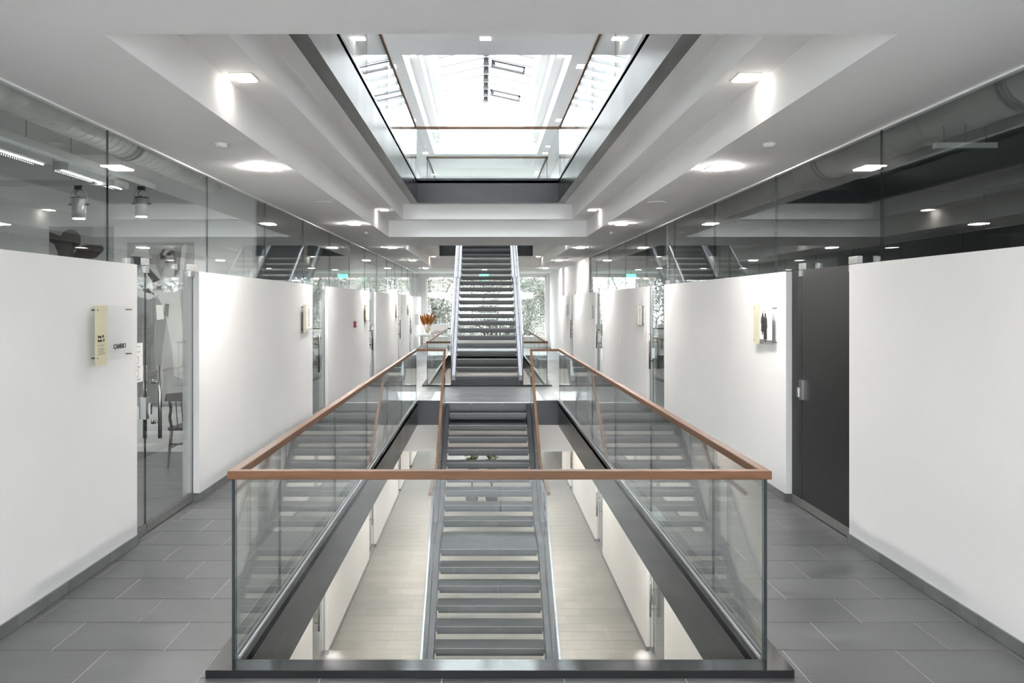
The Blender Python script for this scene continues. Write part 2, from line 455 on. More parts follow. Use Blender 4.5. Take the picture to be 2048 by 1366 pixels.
# ------------------------------------------------------------------ corridor walls (low white walls with openings)
SEG = {-1: [(Y_BACK, 6.37), (7.76, 12.92), (14.2, 19.33), (20.5, 25.9), (26.6, 29.8), (30.5, Y_END)],
        1: [(Y_BACK, 6.40), (7.74, 12.96), (14.35, 19.67), (20.95, 26.2), (27.0, 29.8)]}
SIDE = {-1: 'left', 1: 'right'}
WT = .15
def skirting(s, y0, y1, z, parent_name, single_to, ends=True):
    par = struct(empty(parent_name))
    xf = X(s*WH); xa, xb = sorted((xf, xf-s*.012))
    y = y0; far = bmesh.new(); nf = 0
    first = True
    while y < y1-.01:
        L = TX if not first else TX*.6
        first = False
        e = min(y+L, y1)
        if e > 3.0 and y < single_to:
            bm = bmesh.new(); box(bm, xa, xb, y+.0015, e-.0015, z+.003, z+.074); bev(bm, .0015)
            mk('skirting_tile', bm, slate_edge, par)
        else:
            box(far, xa, xb, y+.0015, e-.0015, z+.003, z+.074); nf += 1
        y = e
    if nf: mk('skirting_run', far, slate_edge, par)['kind'] = 'stuff'
    else: far.free()
    # returns at the openings
    for yy, d in ((y0, -1), (y1, 1)):
        if yy > 0 and yy < 35:
            a, b = sorted((yy, yy+d*.012)); q, r = sorted((xf-s*.012, X(s*(WH+.055))))
            B('skirting_return', slate_edge, par, q, r, a, b, z+.003, z+.074)
for s in (-1, 1):
    for (y0, y1) in SEG[s]:
        xa, xb = sorted((X(s*WH), X(s*(WH+WT))))
        bm = bmesh.new(); box(bm, xa, xb, y0, y1, 0, 2.095); bev(bm, .004)
        struct(mk('wall_'+SIDE[s], bm, wall_white))
        skirting(s, y0, y1, 0, 'baseboard_'+SIDE[s], 13.0)
        # lower floor: same plan, walls up to the ceiling
        bm = bmesh.new(); box(bm, xa, xb, y0, y1, -F2F, CEIL-F2F+.01)
        struct(mk('wall_'+SIDE[s], bm, wall_white))
        skirting(s, y0, y1, -F2F, 'baseboard_'+SIDE[s], 0)
    # backing rooms of the lower floor: closed shell
    bm = bmesh.new()
    a, b = sorted((X(s*(WH+1.6)), X(s*(WH+1.7)))); box(bm, a, b, Y_BACK, Y_END, -F2F, -.06)
    struct(mk('wall_'+SIDE[s], bm, wall_white))
    a, b = sorted((X(s*(WH+WT)), X(s*(WH+1.6))))
    bm = bmesh.new(); box(bm, a, b, Y_BACK, Y_END, CEIL-F2F, -.06); struct(mk('ceiling', bm, ceil_white))
    # upper floor
    a, b = sorted((X(s*WH), X(s*(WH+.15)))); bm = bmesh.new(); box(bm, a, b, Y_BACK, Y_END, F2F, ZU+.02)
    struct(mk('wall_'+SIDE[s], bm, wall_white))
    # outer walls of the shops
    a, b = sorted((s*8.0, s*8.2)); bm = bmesh.new(); box(bm, a, b, Y_BACK, Y_END, -.05, F2F)
    struct(mk('wall_'+SIDE[s], bm, shop_grey if s < 0 else shop_dark))
    # thin cover strip where the shopfront glass meets the ceiling
    a, b = sorted((X(s*(GH-.012)), X(s*(GH+.03))))
    B('trim_1', ceil_white, None, a, b, Y_BACK, Y_END, CEIL-.014, CEIL-.001)['kind'] = 'structure'
# right side: full height white wall at the far end, and the white panel above the low wall
bm = bmesh.new(); box(bm, X(WH), X(WH+.2), 29.8, Y_END, 0, CEIL); box(bm, X(WH+.09), X(WH+.2), 22.9, 29.8, 2.09, CEIL)
struct(mk('wall_right', bm, wall_white))
# back wall behind the viewer on every floor
bm = bmesh.new()
for zf in (-F2F, 0, F2F):
    box(bm, -8.2, -2.40, Y_BACK-.2, Y_BACK, zf-.05, zf+F2F-.05); box(bm, 2.62, 8.2, Y_BACK-.2, Y_BACK, zf-.05, zf+F2F-.05)
    box(bm, -2.40, 2.62, Y_BACK-.2, Y_BACK, zf+2.9, zf+F2F-.05)
box(bm, -2.40, 2.62, Y_BACK-.2, Y_BACK, -F2F-.05, -F2F)
struct(mk('wall_back', bm, wall_white))
for i, zf in enumerate((-F2F, 0, F2F)):
    wn = struct(empty('window_%d' % (20+i)))
    bm = bmesh.new()
    for (p, q, r, t) in ((-2.40, -2.34, zf, zf+2.9), (2.56, 2.62, zf, zf+2.9), (.06, .12, zf, zf+2.9), (-2.4, 2.62, zf, zf+.06), (-2.4, 2.62, zf+2.85, zf+2.9)):
        box(bm, p, q, Y_BACK-.15, Y_BACK-.08, r, t)
    mk('window_frame', bm, win_white, wn)
    for p, q in ((-2.34, .06), (.12, 2.56)):
        bm = bmesh.new(); box(bm, p, q, Y_BACK-.12, Y_BACK-.10, zf+.06, zf+2.85); mk('pane', bm, glass_win, wn)
# partitions in the shops
bm = bmesh.new(); box(bm, -8.0, X(-(GH+.08)), 10.35, 10.47, 0, 3.62); struct(mk('wall_partition', bm, shop_grey))
bm = bmesh.new(); box(bm, -3.6, -3.5, 22.3, 30.6, 0, 3.62); box(bm, -8.0, -3.5, 22.2, 22.3, 0, 3.62)
struct(mk('wall_partition', bm, wall_white))
bm = bmesh.new(); box(bm, X(GH+.08), 8.0, 13.6, 13.72, 0, 3.62); struct(mk('wall_partition', bm, shop_dark))

# shopfront glazing above the walls
seams = [6.15+2.22*k for k in range(-5, 14)]
for s in (-1, 1):
    gz = struct(empty('window_%d' % (5 if s < 0 else 6)))
    end = Y_END if s < 0 else 22.9
    for a, b in zip(seams, seams[1:]):
        if a >= end: break
        b = min(b, end)
        q, r = sorted((X(s*GH), X(s*(GH+.012))))
        G('pane', gz, 0, q, r, max(a, Y_BACK)+.003, b-.003, 2.105, CEIL-.001, m=glass_shop)

# far facade
def facade():
    bm = bmesh.new()
    # spandrels, head and piers (white)
    def pier(x0, x1, z0, z1): box(bm, x0, x1, Y_END, Y_END+.25, z0, z1)
    pier(-8.2, 8.2, -F2F-.05, -F2F+.02)
    for zf in (-F2F, 0, F2F):
        top = zf+2.96
        pier(-8.2, 8.2, top, zf+F2F+.001 if zf < F2F else ZU+1.0)
        for (a, b) in ((-8.2, -7.9), (-2.69, -2.40), (2.62, 2.95), (6.4, 8.2)) if zf == 0 else ((-8.2, -2.40), (2.62, 8.2)):
            pier(a, b, zf, top)
    w_ = struct(mk('wall_far', bm, wall_white))
    n = 7
    for zf in (-F2F, 0, F2F):
        top = zf+2.96
        spans = [(-2.40, 2.62, (.62,))]
        if zf == 0: spans += [(-7.9, -2.69, (-5.4, -4.1)), (2.95, 6.4, (3.6, 5.2))]
        for (a, b, mull) in spans:
            wn = struct(empty('window_%d' % n)); n += 1
            y0 = Y_END+.08
            bm = bmesh.new()
            for (p, q, r, t) in ((a, a+.06, zf, top), (b-.06, b, zf, top), (a, b, zf, zf+.06), (a, b, top-.05, top)):
                box(bm, p, q, y0, y0+.07, r, t)
            mk('window_frame', bm, win_white, wn)
            e = [a+.06]+[m for m in mull]+[b-.06]
            for m_ in mull: B('mullion', win_white, wn, m_-.025, m_+.025, y0, y0+.07, zf+.06, top-.05)
            for p, q in zip(e, e[1:]):
                bm = bmesh.new(); box(bm, p, q, y0+.03, y0+.05, zf+.06, top-.05); mk('pane', bm, glass_win, wn)
facade()
# low white convector box along the window
t = thing('convector_heater', 'long low white heater casing under the far window', 'heater')
B('casing', white_pl, t, -2.36, 2.56, 34.95, 35.36, 0.02, .46, bevel=.01)
bm = bmesh.new()
for i in range(80): box(bm, -2.3+i*.06, -2.28+i*.06, 35.0, 35.3, .46, .475)
mk('grille', bm, white_pl, t)['kind'] = 'stuff'

# ------------------------------------------------------------------ edge beams (steel fascias) round the voids
def edge_beam(z, y0, y1, n, deep=None, open_far=None):
    """ring beam: inner half width KI, outer KO; bottom at z-.41"""
    bm = bmesh.new()
    zb = z-.41
    for s in (-1, 1):
        a, b = sorted((X(s*KI), X(s*KO))); box(bm, a, b, y0, y1, zb, z+.033)
    box(bm, X(-KI), X(KI), y0, y0+.11, zb, z+.033)
    bev(bm, .003)
    o = struct(mk('trim_%d' % n, bm, steel))
    bm = bmesh.new()
    if open_far:
        for (a, b) in open_far: box(bm, X(a), X(b), y1-.02, y1+.11, zb, z+.033)
    else: box(bm, X(-KO), X(KO), y1, y1+.13, (deep if deep is not None else zb), z+.033)
    bev(bm, .003)
    struct(mk('trim_%d' % n, bm, steel))
edge_beam(0, 4.09, 15.55, 2, open_far=((-KI, -.80), (.80, KI)))
edge_beam(0, 18.55, 29.1, 3)
edge_beam(F2F, 4.09, 15.55, 4)
edge_beam(F2F, 18.55, 25.8, 5, deep=3.26)
# slate risers on the landing edge above the lower flight
par = struct(empty('trim_6'))
for a, b in ((-.80, -.62+.31), (-.31, .275), (.275, .80)):
    bm = bmesh.new(); box(bm, X(a)+.002, X(b)-.002, 15.535, 15.55, -.155, -.002); mk('riser_tile', bm, tread_mat, par)
B('nosing_strip', chrome, par, X(-.80), X(.80), 15.530, 15.536, -.006, .0015)
B('slab_edge', steel, par, X(-.80), X(.80), 15.552, 15.66, -.41, -.013)

# ------------------------------------------------------------------ balustrades
def joints(b, e, first=.95, pitch=1.91):
    v = [b]; y = b+first
    while y < e-.5: v.append(y); y += pitch
    v.append(e); return v
RZ = .958                # centre height of the handrail
def glass_run_y(par, x, ys, z0, z1):
    for a, b in zip(ys, ys[1:]):
        bm = bmesh.new()
        for f in box(bm, x-.0085, x+.0085, a+.0012, b-.0012, z0, z1):
            f.normal_update(); c = f.calc_center_median()
            if abs(f.normal.z) > .5 or (abs(f.normal.y) > .5 and (abs(c.y-ys[0]) < .01 or abs(c.y-ys[-1]) < .01)): f.material_index = 1
            elif f.normal.y < -.5: f.material_index = 2
        mk('glass_panel', bm, None, par, mats=[glass, glass_edge, glass_seam])
def balustrade(z, y0, y1, label, far_full, near_gap=None, far_gap=None, long_=True):
    t = thing('glass_balustrade', label, 'balustrade')
    yf = y0+.11; yb = y1-.015
    # base plate
    bm = bmesh.new()
    for s in (-1, 1):
        a, b = sorted((X(s*KI), X(s*KO))); pl = [(a, b, y0, y1)]
        box(bm, a, b, y0, y1 if far_full is None else y1+.13, z+.0335, z+.037)
    box(bm, X(-KI), X(KI), y0, y0+.125, z+.0335, z+.037)
    if far_full: box(bm, X(-KI), X(KI), y1, y1+.13, z+.0335, z+.037)
    elif far_gap: 
        for s in (-1, 1):
            a, b = sorted((X(s*far_gap), X(s*KI))); box(bm, a, b, y1-.03, y1+.10, z+.0335, z+.037)
    bev(bm, .0025)
    mk('base_plate', bm, steel_top, t)
    bm = bmesh.new()
    for s in (-1, 1):
        a, b = sorted((X(s*(KI+.001)), X(s*(KI+.013)))); box(bm, a, b, y0+.13, y1-.03, z+.0372, z+.050)
    mk('glazing_channel', bm, channel_m, t)
    z0, z1 = z+.0375, z+RZ-.018
    for s in (-1, 1): glass_run_y(t, X(s*GL), joints(yf, yb), z0, z1)
    xs_near = [(X(-GL)+.012, X(0)+.005), (X(0)+.005, X(GL)-.012)] if not near_gap else [(X(-GL)+.012, X(-near_gap)), (X(near_gap), X(GL)-.012)]
    for a, b in xs_near: G('glass_panel', t, 1, a+.002, b-.002, yf-.0085, yf+.0085, z0, z1)
    if far_full or far_gap:
        fx = [(X(-GL)+.012, X(0)), (X(0), X(GL)-.012)] if far_full else [(X(-GL)+.012, X(-far_gap)), (X(far_gap), X(GL)-.012)]
        for a, b in fx: G('glass_panel', t, 1, a+.002, b-.002, yb-.0085, yb+.0085, z0, z1)
    hz = z+RZ; wdt, hh = .05, .042
    bm = bmesh.new()
    L, R = X(-GL), X(GL)
    if far_full and not near_gap:
        q = [(L, yf), (R, yf), (R, yb), (L, yb)]
        for i in range(4): pass
        sweep(bm, [(L, yf, hz), (R, yf, hz), (R, yb, hz), (L, yb, hz), (L, yf+.025, hz)], wdt, hh)
    elif far_gap:
        sweep(bm, [(X(-far_gap), yb, hz), (L, yb, hz), (L, yf, hz), (R, yf, hz), (R, yb, hz), (X(far_gap), yb, hz)], wdt, hh)
    elif near_gap and far_full:
        sweep(bm, [(X(-near_gap), yf, hz), (L, yf, hz), (L, yb, hz), (R, yb, hz), (R, yf, hz), (X(near_gap), yf, hz)], wdt, hh)
    bev(bm, .003)
    mk('handrail', bm, wood, t)
    return t
balustrade(0, 4.09, 15.55, 'near glass balustrade with brown wooden handrail around the stairwell in front', None, far_gap=.79)
balustrade(0, 18.55, 29.1, 'far glass balustrade on both sides of the rising staircase', True, near_gap=.80)
balustrade(F2F, 4.09, 15.55, 'overhead glass balustrade around the opening in the near ceiling', True)
balustrade(F2F, 18.55, 25.8, 'overhead glass balustrade further back beneath the rooflight', True)

# ------------------------------------------------------------------ staircases
def staircase(ytop, ztop, rise, going, n_up, land, n_low, label, rail_up, rail_low, y_sign=1, plate=True, light=False):
    """descends from (ytop, ztop) towards the viewer: n_up risers, landing, n_low risers"""
    t = thing('staircase', label, 'staircase')
    W = .70
    pts = []      # nosing points (y, z) of every tread from the top
    y = ytop; z = ztop
    tr = []
    for k in range(1, n_up):
        y0 = y-going; z -= rise; tr.append((y0, y, z)); y = y0
    z -= rise; tr.append((y-land, y, z)); y -= land; yl, zl = y, z
    for k in range(1, n_low):
        y0 = y-going; z -= rise; tr.append((y0, y, z)); y = y0
    zbot = z-rise; ybot = y
    for (a, b, zz) in tr:
        dp = b-a
        bm = bmesh.new(); box(bm, X(-W)+.006, X(W)-.006, a, b+.02, zz-.012, zz); box(bm, X(-W)+.006, X(W)-.006, a, a+.012, zz-.062, zz-.012)
        bev(bm, .002)
        p = mk('tread' if dp < .5 else 'landing', bm, tread_mat, t)
        bm = bmesh.new(); box(bm, X(-W)+.02, X(W)-.02, a+.03, b+.012, zz-.055, zz-.014); box(bm, X(-W)+.02, X(W)-.02, a+.03, a+.04, zz-.105, zz-.05)
        mk('tread_pan', bm, tread_dark, p)
        B('nosing', nosing_m, p, X(-W)+.006, X(W)-.006, a-.002, a+.004, zz-.004, zz+.0015)
    sl = rise/going
    # stringer line along the nosings
    top_n = (ytop, ztop); la = (tr[n_up-1][1], tr[n_up-1][2]); lb = (tr[n_up-1][0], tr[n_up-1][2])
    def off(dz):
        return [(ytop, ztop+dz-rise*.35), (la[0]+.0, la[1]+dz+rise*.65), (lb[0], lb[1]+dz+rise*.0+.05), (ybot, zbot+dz+rise*.9)]
    up = off(.04); dn = off(-.20)
    for s in (-1, 1):
        a, b = sorted((X(s*W), X(s*(W+.075))))
        bm = bmesh.new()
        pol = [up[0], up[1], up[2], up[3], (ybot-.06, zbot+(.02)), (ybot+.28, zbot+.0), dn[2], dn[1], dn[0]]
        prism(bm, pol, 'x', a, b); bev(bm, .003)
        mk('stringer', bm, steel_stair if rail_up is not wood else steel_dark, t)
        # glass outside the stringer
        xg = X(s*(W+.088))
        gt = RZ-.03
        def gpoly(p, q, bottom=-.12, extra=0): 
            return [(p[0], p[1]+bottom), (q[0], q[1]+bottom), (q[0], q[1]+gt), (p[0], p[1]+gt)]
        L1 = (ytop-.02, ztop); L2 = (la[0]+.0, la[1]+rise*.5); L3 = (lb[0], lb[1]+.02); L4 = (ybot, zbot+rise)
        mid = ((L1[0]+L2[0])/2, (L1[1]+L2[1])/2); mid2 = ((L3[0]+L4[0])/2, (L3[1]+L4[1])/2)
        for p, q in ((L1, mid), (mid, L2), (L2, L3), (L3, mid2), (mid2, L4)):
            bm = bmesh.new()
            poly = gpoly((p[0]-.002, p[1]), (q[0]+.002, q[1]))
            fs = prism(bm, poly, 'x', xg-.0085, xg+.0085)
            for f in fs:
                f.normal_update()
                if abs(f.normal.x) < .5: f.material_index = 1
            mk('glass_panel', bm, None, t, mats=[glass, glass_edge])
        bm = bmesh.new()
        sweep(bm, [(xg, ytop, ztop+RZ), (xg, L2[0], L2[1]+RZ-.01), (xg, L3[0]-(.8 if rail_up is wood else 0), L3[1]+RZ-.01)], .045, .045)
        bev(bm, .003); mk('handrail', bm, rail_up, t)
        bm = bmesh.new()
        sweep(bm, [(xg, L3[0], L3[1]+RZ-.04), (xg, L4[0], L4[1]+RZ-.04)], .03, .03)
        bev(bm, .003); mk('handrail', bm, rail_low, t)
    return ybot, zbot
staircase(15.55, 0.0, .1692, .28, 10, .93, 14, 'dark steel staircase going down through the near stairwell', wood, rail_steel)
yb_, zb_ = staircase(25.79, 4.08, .1684, .28, 10, .93, 14, 'grey steel and slate staircase rising to the upper floor', rail_steel, rail_steel)
# foot plate under the rising flight
ft = thing('stair_foot_plate', 'black steel plate at the foot of the rising staircase', 'plate')
B('plate', tread_dark, ft, X(-.80), X(.80), 18.56, 19.0, .037, .05)
bm = bmesh.new()
for s in (-1, 1):
    a, b = sorted((X(s*.70), X(s*.79))); box(bm, a, b, 18.60, 18.695, .051, .13)
box(bm, X(-.69), X(.69), 18.67, 18.69, .051, .145)
mk('bracket', bm, tread_dark, ft)

# ------------------------------------------------------------------ doors in the shopfronts
dn_ = 0
def bar_handle(par, x, y, z0, z1, s, m=None):
    """vertical bar on two stand-offs, on the corridor side"""
    m = m or handle_m
    xo = x - s*.07
    bm = bmesh.new(); tube(bm, (xo, y, z0), (xo, y, z1), .016, seg=16)
    h = mk('door_handle', bm, m, par)
    bm = bmesh.new()
    for zz in (z0+.13, z1-.13):
        tube(bm, (x, y, zz), (xo, y, zz), .009, seg=10); tube(bm, (x-s*.002, y, zz), (x-s*.018, y, zz), .017, seg=12)
        tube(bm, (x-s*.024, y, zz), (x-s*.034, y, zz), .017, seg=12)
    mk('standoff', bm, m, h)
    xi = x+s*.05
    bm = bmesh.new(); tube(bm, (xi, y, z0), (xi, y, z1), .016, seg=12); mk('door_handle', bm, m, par)
def glass_door(s, y0, y1, z, opaque=False, detailed=True, fixed=.30, bars=True, hm=None, leafmat=None):
    global dn_; dn_ += 1
    d = struct(empty('door_%d' % dn_))
    x = X(s*(WH+.06)); m = leafmat or (dark_panel if opaque else glass_shop)
    if s < 0: ys = y0+fixed; fixr = (y0, ys); leaf = (ys, y1); hy = ys+.11; hinge = y1-.03
    else: ys = y1-fixed; fixr = (ys, y1); leaf = (y0, ys); hy = ys-.11; hinge = y0+.03
    top = 2.10
    def slabg(n, a, b, z0, z1):
        if opaque: B(n, m, d, x-.006, x+.006, a+.003, b-.003, z0, z1)
        else: G(n, d, 0, x-.006, x+.006, a+.003, b-.003, z0, z1, m=m)
    slabg('side_pane', *fixr, z+.075, z+top); slabg('door_leaf', *leaf, z+.08, z+top)
    B('bottom_rail', steel_rail, d, x-.012, x+.012, fixr[0]+.002, fixr[1]-.003, z+.004, z+.075)
    B('bottom_rail', steel_rail, d, x-.014, x+.014, leaf[0]+.004, leaf[1]-.004, z+.010, z+.08)
    # patch fittings at the top: pivot end and strike end
    for yy, w2 in ((hinge, .075), (ys, .035)):
        bm = bmesh.new()
        box(bm, x-.02, x+.02, yy-w2, yy+w2, z+top+.004, z+top+.06); box(bm, x-.02, x+.02, yy-w2, yy+w2, z+top-.055, z+top-.003)
        bev(bm, .002); mk('patch_fitting', bm, chrome, d)
    if bars: bar_handle(d, x-s*.006, hy, z+.73, z+1.31, s, hm)
    # lock case on the seam
    bm = bmesh.new(); box(bm, x-.028, x+.028, ys-.05, ys+.012, z+.90 if bars else z+.96, z+1.07 if bars else z+1.13); box(bm, x-.036, x+.036, ys+.014, ys+.05, z+.93 if bars else z+.98, z+1.02 if bars else z+1.06)
    bev(bm, .003); lc = mk('lock_case', bm, chrome, d)
    bm = bmesh.new(); xx = x-s*.036; tube(bm, (xx, ys+.032, z+1.0), (xx-s*.006, ys+.032, z+1.0), .008, seg=10); mk('lock_cylinder', bm, black, lc)
    return d
OPEN = {-1: [(6.37, 7.76), (12.92, 14.2), (19.33, 20.5), (25.9, 26.6), (29.8, 30.5)],
         1: [(6.40, 7.74), (12.96, 14.35), (19.67, 20.95), (26.2, 27.0)]}
for s in (-1, 1):
    for i, (a, b) in enumerate(OPEN[s]):
        glass_door(s, a, b, 0, opaque=(s > 0 and i == 0), bars=not (s > 0 and i == 0), fixed=.24 if s > 0 else .30,
                   hm=chrome_dark if (s > 0 and i) else None)
        glass_door(s, a, b, -F2F, hm=chrome_dark)
    # glass over the doors on the lower floor
    for i, (a, b) in enumerate(OPEN[s]):
        q, r = sorted((X(s*WH), X(s*(WH+WT))))
        bm = bmesh.new(); box(bm, q, r, a, b, -F2F+2.16, CEIL-F2F+.005); struct(mk('wall_'+SIDE[s], bm, wall_white))

# ------------------------------------------------------------------ recessed downlights
ORD = ['nearest the camera', 'second from the camera', 'third from the camera', 'fourth from the camera', 'fifth from the camera', 'sixth from the camera', 'added out of view behind the camera']
dl_cache = {}
def downlight(x, y, z, label, group, w_=.17, l_=.28, m=None):
    m = m or lamp
    t = thing('downlight', label, 'lamp', group); t.location = (x, y, z)
    key = (w_, l_, m.name)
    if key not in dl_cache:
        bm = bmesh.new(); fr = .012
        slab(bm, -w_/2-fr, w_/2+fr, -l_/2-fr, l_/2+fr, -.006, .0, [(-w_/2, w_/2, -l_/2, l_/2)])
        me = bpy.data.meshes.new('frame'); bm.to_mesh(me); bm.free(); me.materials.append(white_pl)
        bm = bmesh.new(); box(bm, -w_/2+.004, w_/2-.004, -l_/2+.004, l_/2-.004, -.014, -.001)
        m2 = bpy.data.meshes.new('diffuser'); bm.to_mesh(m2); bm.free(); m2.materials.append(m)
        dl_cache[key] = (me, m2)
    for nm, me in zip(('frame', 'diffuser'), dl_cache[key]):
        o = bpy.data.objects.new(nm, me); COL.objects.link(o); o.parent = t
    return t
YS = [-3.2, 2.35, 7.88, 13.4, 19.05, 24.6, 30.0]  # first row is added behind the camera to brighten the space
for s, xx in ((-1, -2.05), (1, 2.18)):
    for i, y in enumerate(YS[1:]+YS[:1]):
        downlight(xx, y, CEIL, 'bright recessed downlight in the %s corridor ceiling, %s' % (SIDE[s], ORD[i]), 'downlights in the %s corridor ceiling' % SIDE[s])
        downlight(xx, y, CEIL-F2F, 'recessed downlight over the %s corridor of the lower floor, %s' % (SIDE[s], ORD[i]), 'downlights of the lower floor', m=lamp_low)
        downlight(xx, y, ZU, 'recessed downlight over the %s corridor of the top floor, %s' % (SIDE[s], ORD[i]), 'downlights of the top floor', m=lamp_cove)
    xc = X(s*1.74)
    for i, y in enumerate((5.9, 14.2, 20.0, 28.2)):
        downlight(xc, y, CEIL+.307, 'downlight in the step of the %s ceiling cove, %s' % (SIDE[s], ORD[i]), 'downlights in the ceiling coves', .13, .2, lamp_cove)
    for i, y in enumerate((19.8, 28.3)):
        downlight(X(s*1.70), y, ZU+.45, 'small downlight beside the rooflight on the %s, %s' % (SIDE[s], ORD[i]), 'downlights beside the rooflight', .12, .16, lamp_cove)
for i, (x, lb) in enumerate(((-2.48, 'left'), (.04, 'middle'), (2.69, 'right'))):
    downlight(x, 17.05, ZU, 'recessed downlight in the top floor ceiling in front of the rooflight, %s of three' % lb, 'downlights in front of the rooflight', .22, .22, lamp_cove)
downlight(.04, 31.4, CEIL, 'recessed downlight behind the rising staircase near the far window', 'downlights in the far ceiling', m=lamp_cove)

# smoke detectors, flat ceiling discs, sensors
def detector(x, y, z, label, r=.045):
    t = thing('smoke_detector', label, 'smoke detector')
    bm = bmesh.new(); lathe(bm, [(r*1.1, 0), (r*1.1, -.012), (r*.9, -.028), (r*.5, -.036)], (x, y, z), 20); mk('body', bm, white_pl, t)
    bm = bmesh.new(); lathe(bm, [(r*.93, -.012), (r*.93, -.02), (r*.90, -.021)], (x, y, z), 20); 
    o = mk('sensor_slot', bm, black, t)
for s, xx in ((-1, -2.07), (1, 2.26)):
    detector(xx, 6.72, CEIL, 'white smoke detector on the %s corridor ceiling, nearest the camera' % SIDE[s])
    detector(xx, 15.0, CEIL, 'small detector on the %s corridor ceiling beyond the cove corner' % SIDE[s], .035)
    detector(xx+.02, 23.2, CEIL, 'small detector on the %s corridor ceiling near the far window' % SIDE[s], .035)
    t = thing('ceiling_disc', 'flat white round cover plate on the %s corridor ceiling' % SIDE[s], 'cover plate')
    bm = bmesh.new(); lathe(bm, [(.11, 0), (.11, -.004), (.10, -.008)], (X(s*2.08), 10.6, CEIL), 28); mk('plate', bm, ceil_white, t)

# ------------------------------------------------------------------ acrylic name plates
def sign(s, ya, yb, label, kind):
    """ya..yb along the wall; the coloured strip sits at the end away from the door"""
    t = thing('wall_sign', label, 'sign', 'acrylic name plates beside the doors')
    xf = X(s*WH)-s*.0; xp = xf-s*.03
    z0, z1 = 1.41, 1.79
    a, b = sorted((xp, xp-s*.006))
    G_ = bmesh.new(); box(G_, a, b, ya, yb, z0, z1); mk('acrylic_sheet', G_, acrylic, t)
    L = yb-ya
    if s < 0: st = (ya+.0, ya+L*.30); rot = (PI/2, 0, PI/2); 
    else: st = (yb-L*.30, yb); rot = (PI/2, 0, -PI/2)
    f = xp-s*.008
    a2, b2 = sorted((xp-s*.0065, xp-s*.0085))
    B('yellow_strip', yellow, t, a2, b2, st[0], st[1], z0-.02 if s < 0 else z0, z1+.0, )
    # stand-offs
    bm = bmesh.new()
    for yy in (ya+.03, yb-.03):
        for zz in (z0+.03, z1-.03): tube(bm, (xf, yy, zz), (xp-s*.012, yy, zz), .0052, seg=10)
    mk('standoff', bm, chrome_dark, t)
    def P(u, z): # u measured to the right along the sign as seen by a reader
        return (xp-s*.0095, (ya+u) if s < 0 else (yb-u), z)
    if kind == 'lead':
        text('lettering', 'Etage  02', .024, ink, P(.035, 1.575), rot, t, bold=.0002)
        text('lettering', 'Studio  13', .024, ink, P(.035, 1.548), rot, t, bold=.0002)
        bm = bmesh.new()
        for i, wl in enumerate((.10, .0, .085, .11, .09, .105, .12)):
            if wl: 
                p = P(.035, 1.522-i*.010); y2 = p[1]+wl
                box(bm, p[0]-.0005, p[0]+.0005, p[1], y2, p[2], p[2]+.0025)
        mk('small_print', bm, grey_ink, t)
        text('lettering', 'CAMBIO', .048, ink, P(.275, 1.488), rot, t, bold=.0009, xs=1.12)
    elif kind == 'photo':
        y1p = yb-L*.31; y0p = ya+.05
        a3, b3 = sorted((xp-s*.0065, xp-s*.0085))
        B('picture_sheet', paper, t, a3, b3, y0p, y1p, z0+.045, z1-.045)
        a4, b4 = sorted((xp-s*.0085, xp-s*.0105))
        def fig(yc, wd, top, bot, flip):
            bm = bmesh.new()
            pts = [(-.018, .0), (-.03, -.03), (-.05, -.045), (-.058, -.11), (-.045, -.12), (-.05, -.20), (.045, -.20), (.04, -.12), (.055, -.10), (.045, -.045), (.02, -.03), (.012, 0)]
            k = (top-bot)/.2
            prism(bm, [(yc+p[0]*wd, top+p[1]*k) for p in pts], 'x', a4, b4); mk('coat', bm, p_brown, t)
            bm = bmesh.new(); prism(bm, [(yc+.012*math.cos(q*PI/4), top+.012+.016*math.sin(q*PI/4)) for q in range(8)], 'x', a4, b4); mk('head', bm, skin, t)
            bm = bmesh.new(); box(bm, a4, b4, yc-.02, yc-.008, bot-.028, bot); box(bm, a4, b4, yc+.004, yc+.016, bot-.028, bot); mk('legs', bm, p_brown, t)
        fig(yb-L*.47, .95, 1.71, 1.53, 1); fig(yb-L*.60, 1.0, 1.71, 1.46, 0)
    elif kind == 'sheet':
        y0p, y1p = (ya+L*.31, yb-.03) if s < 0 else (ya+.03, yb-L*.31)
        a3, b3 = sorted((xp-s*.0065, xp-s*.0085))
        B('picture_sheet', paper, t, a3, b3, y0p, y1p, z0+.03, z1-.02)
        bm = bmesh.new(); yc = (y0p+y1p)/2
        a4, b4 = sorted((xp-s*.0085, xp-s*.0105))
        prism(bm, [(yc-.05, z1-.05), (yc-.07, z1-.12), (yc-.03, z1-.20), (yc-.05, z0+.06), (yc+.05, z0+.06), (yc+.03, z1-.18), (yc+.06, z1-.10), (yc+.03, z1-.05)], 'x', a4, b4)
        mk('printed_figure', bm, p_light, t)
    return t
sign(-1, 5.60, 6.20, 'clear name plate reading CAMBIO with pale yellow strip, left wall nearest the camera', 'lead')
sign(-1, 12.07, 12.67, 'clear name plate with white sheet on left wall before the second door', 'sheet')
sign(-1, 18.45, 19.05, 'small clear name plate on left wall above the red fire alarm', 'sheet')
sign(-1, 25.0, 25.6, 'name plate with yellow strip on left wall, second from the far end', 'sheet')
sign(-1, 28.9, 29.5, 'farthest yellow edged name plate on the left wall', 'sheet')
sign(1, 7.95, 8.55, 'name plate with picture of two figures in black coats beside the dark door', 'photo')
sign(1, 14.55, 15.15, 'white picture plate on the right wall past the second door', 'sheet')
sign(1, 21.2, 21.8, 'pale picture plate on the right wall past the third door', 'sheet')
sign(1, 27.6, 28.2, 'farthest pale picture plate on the right wall', 'sheet')

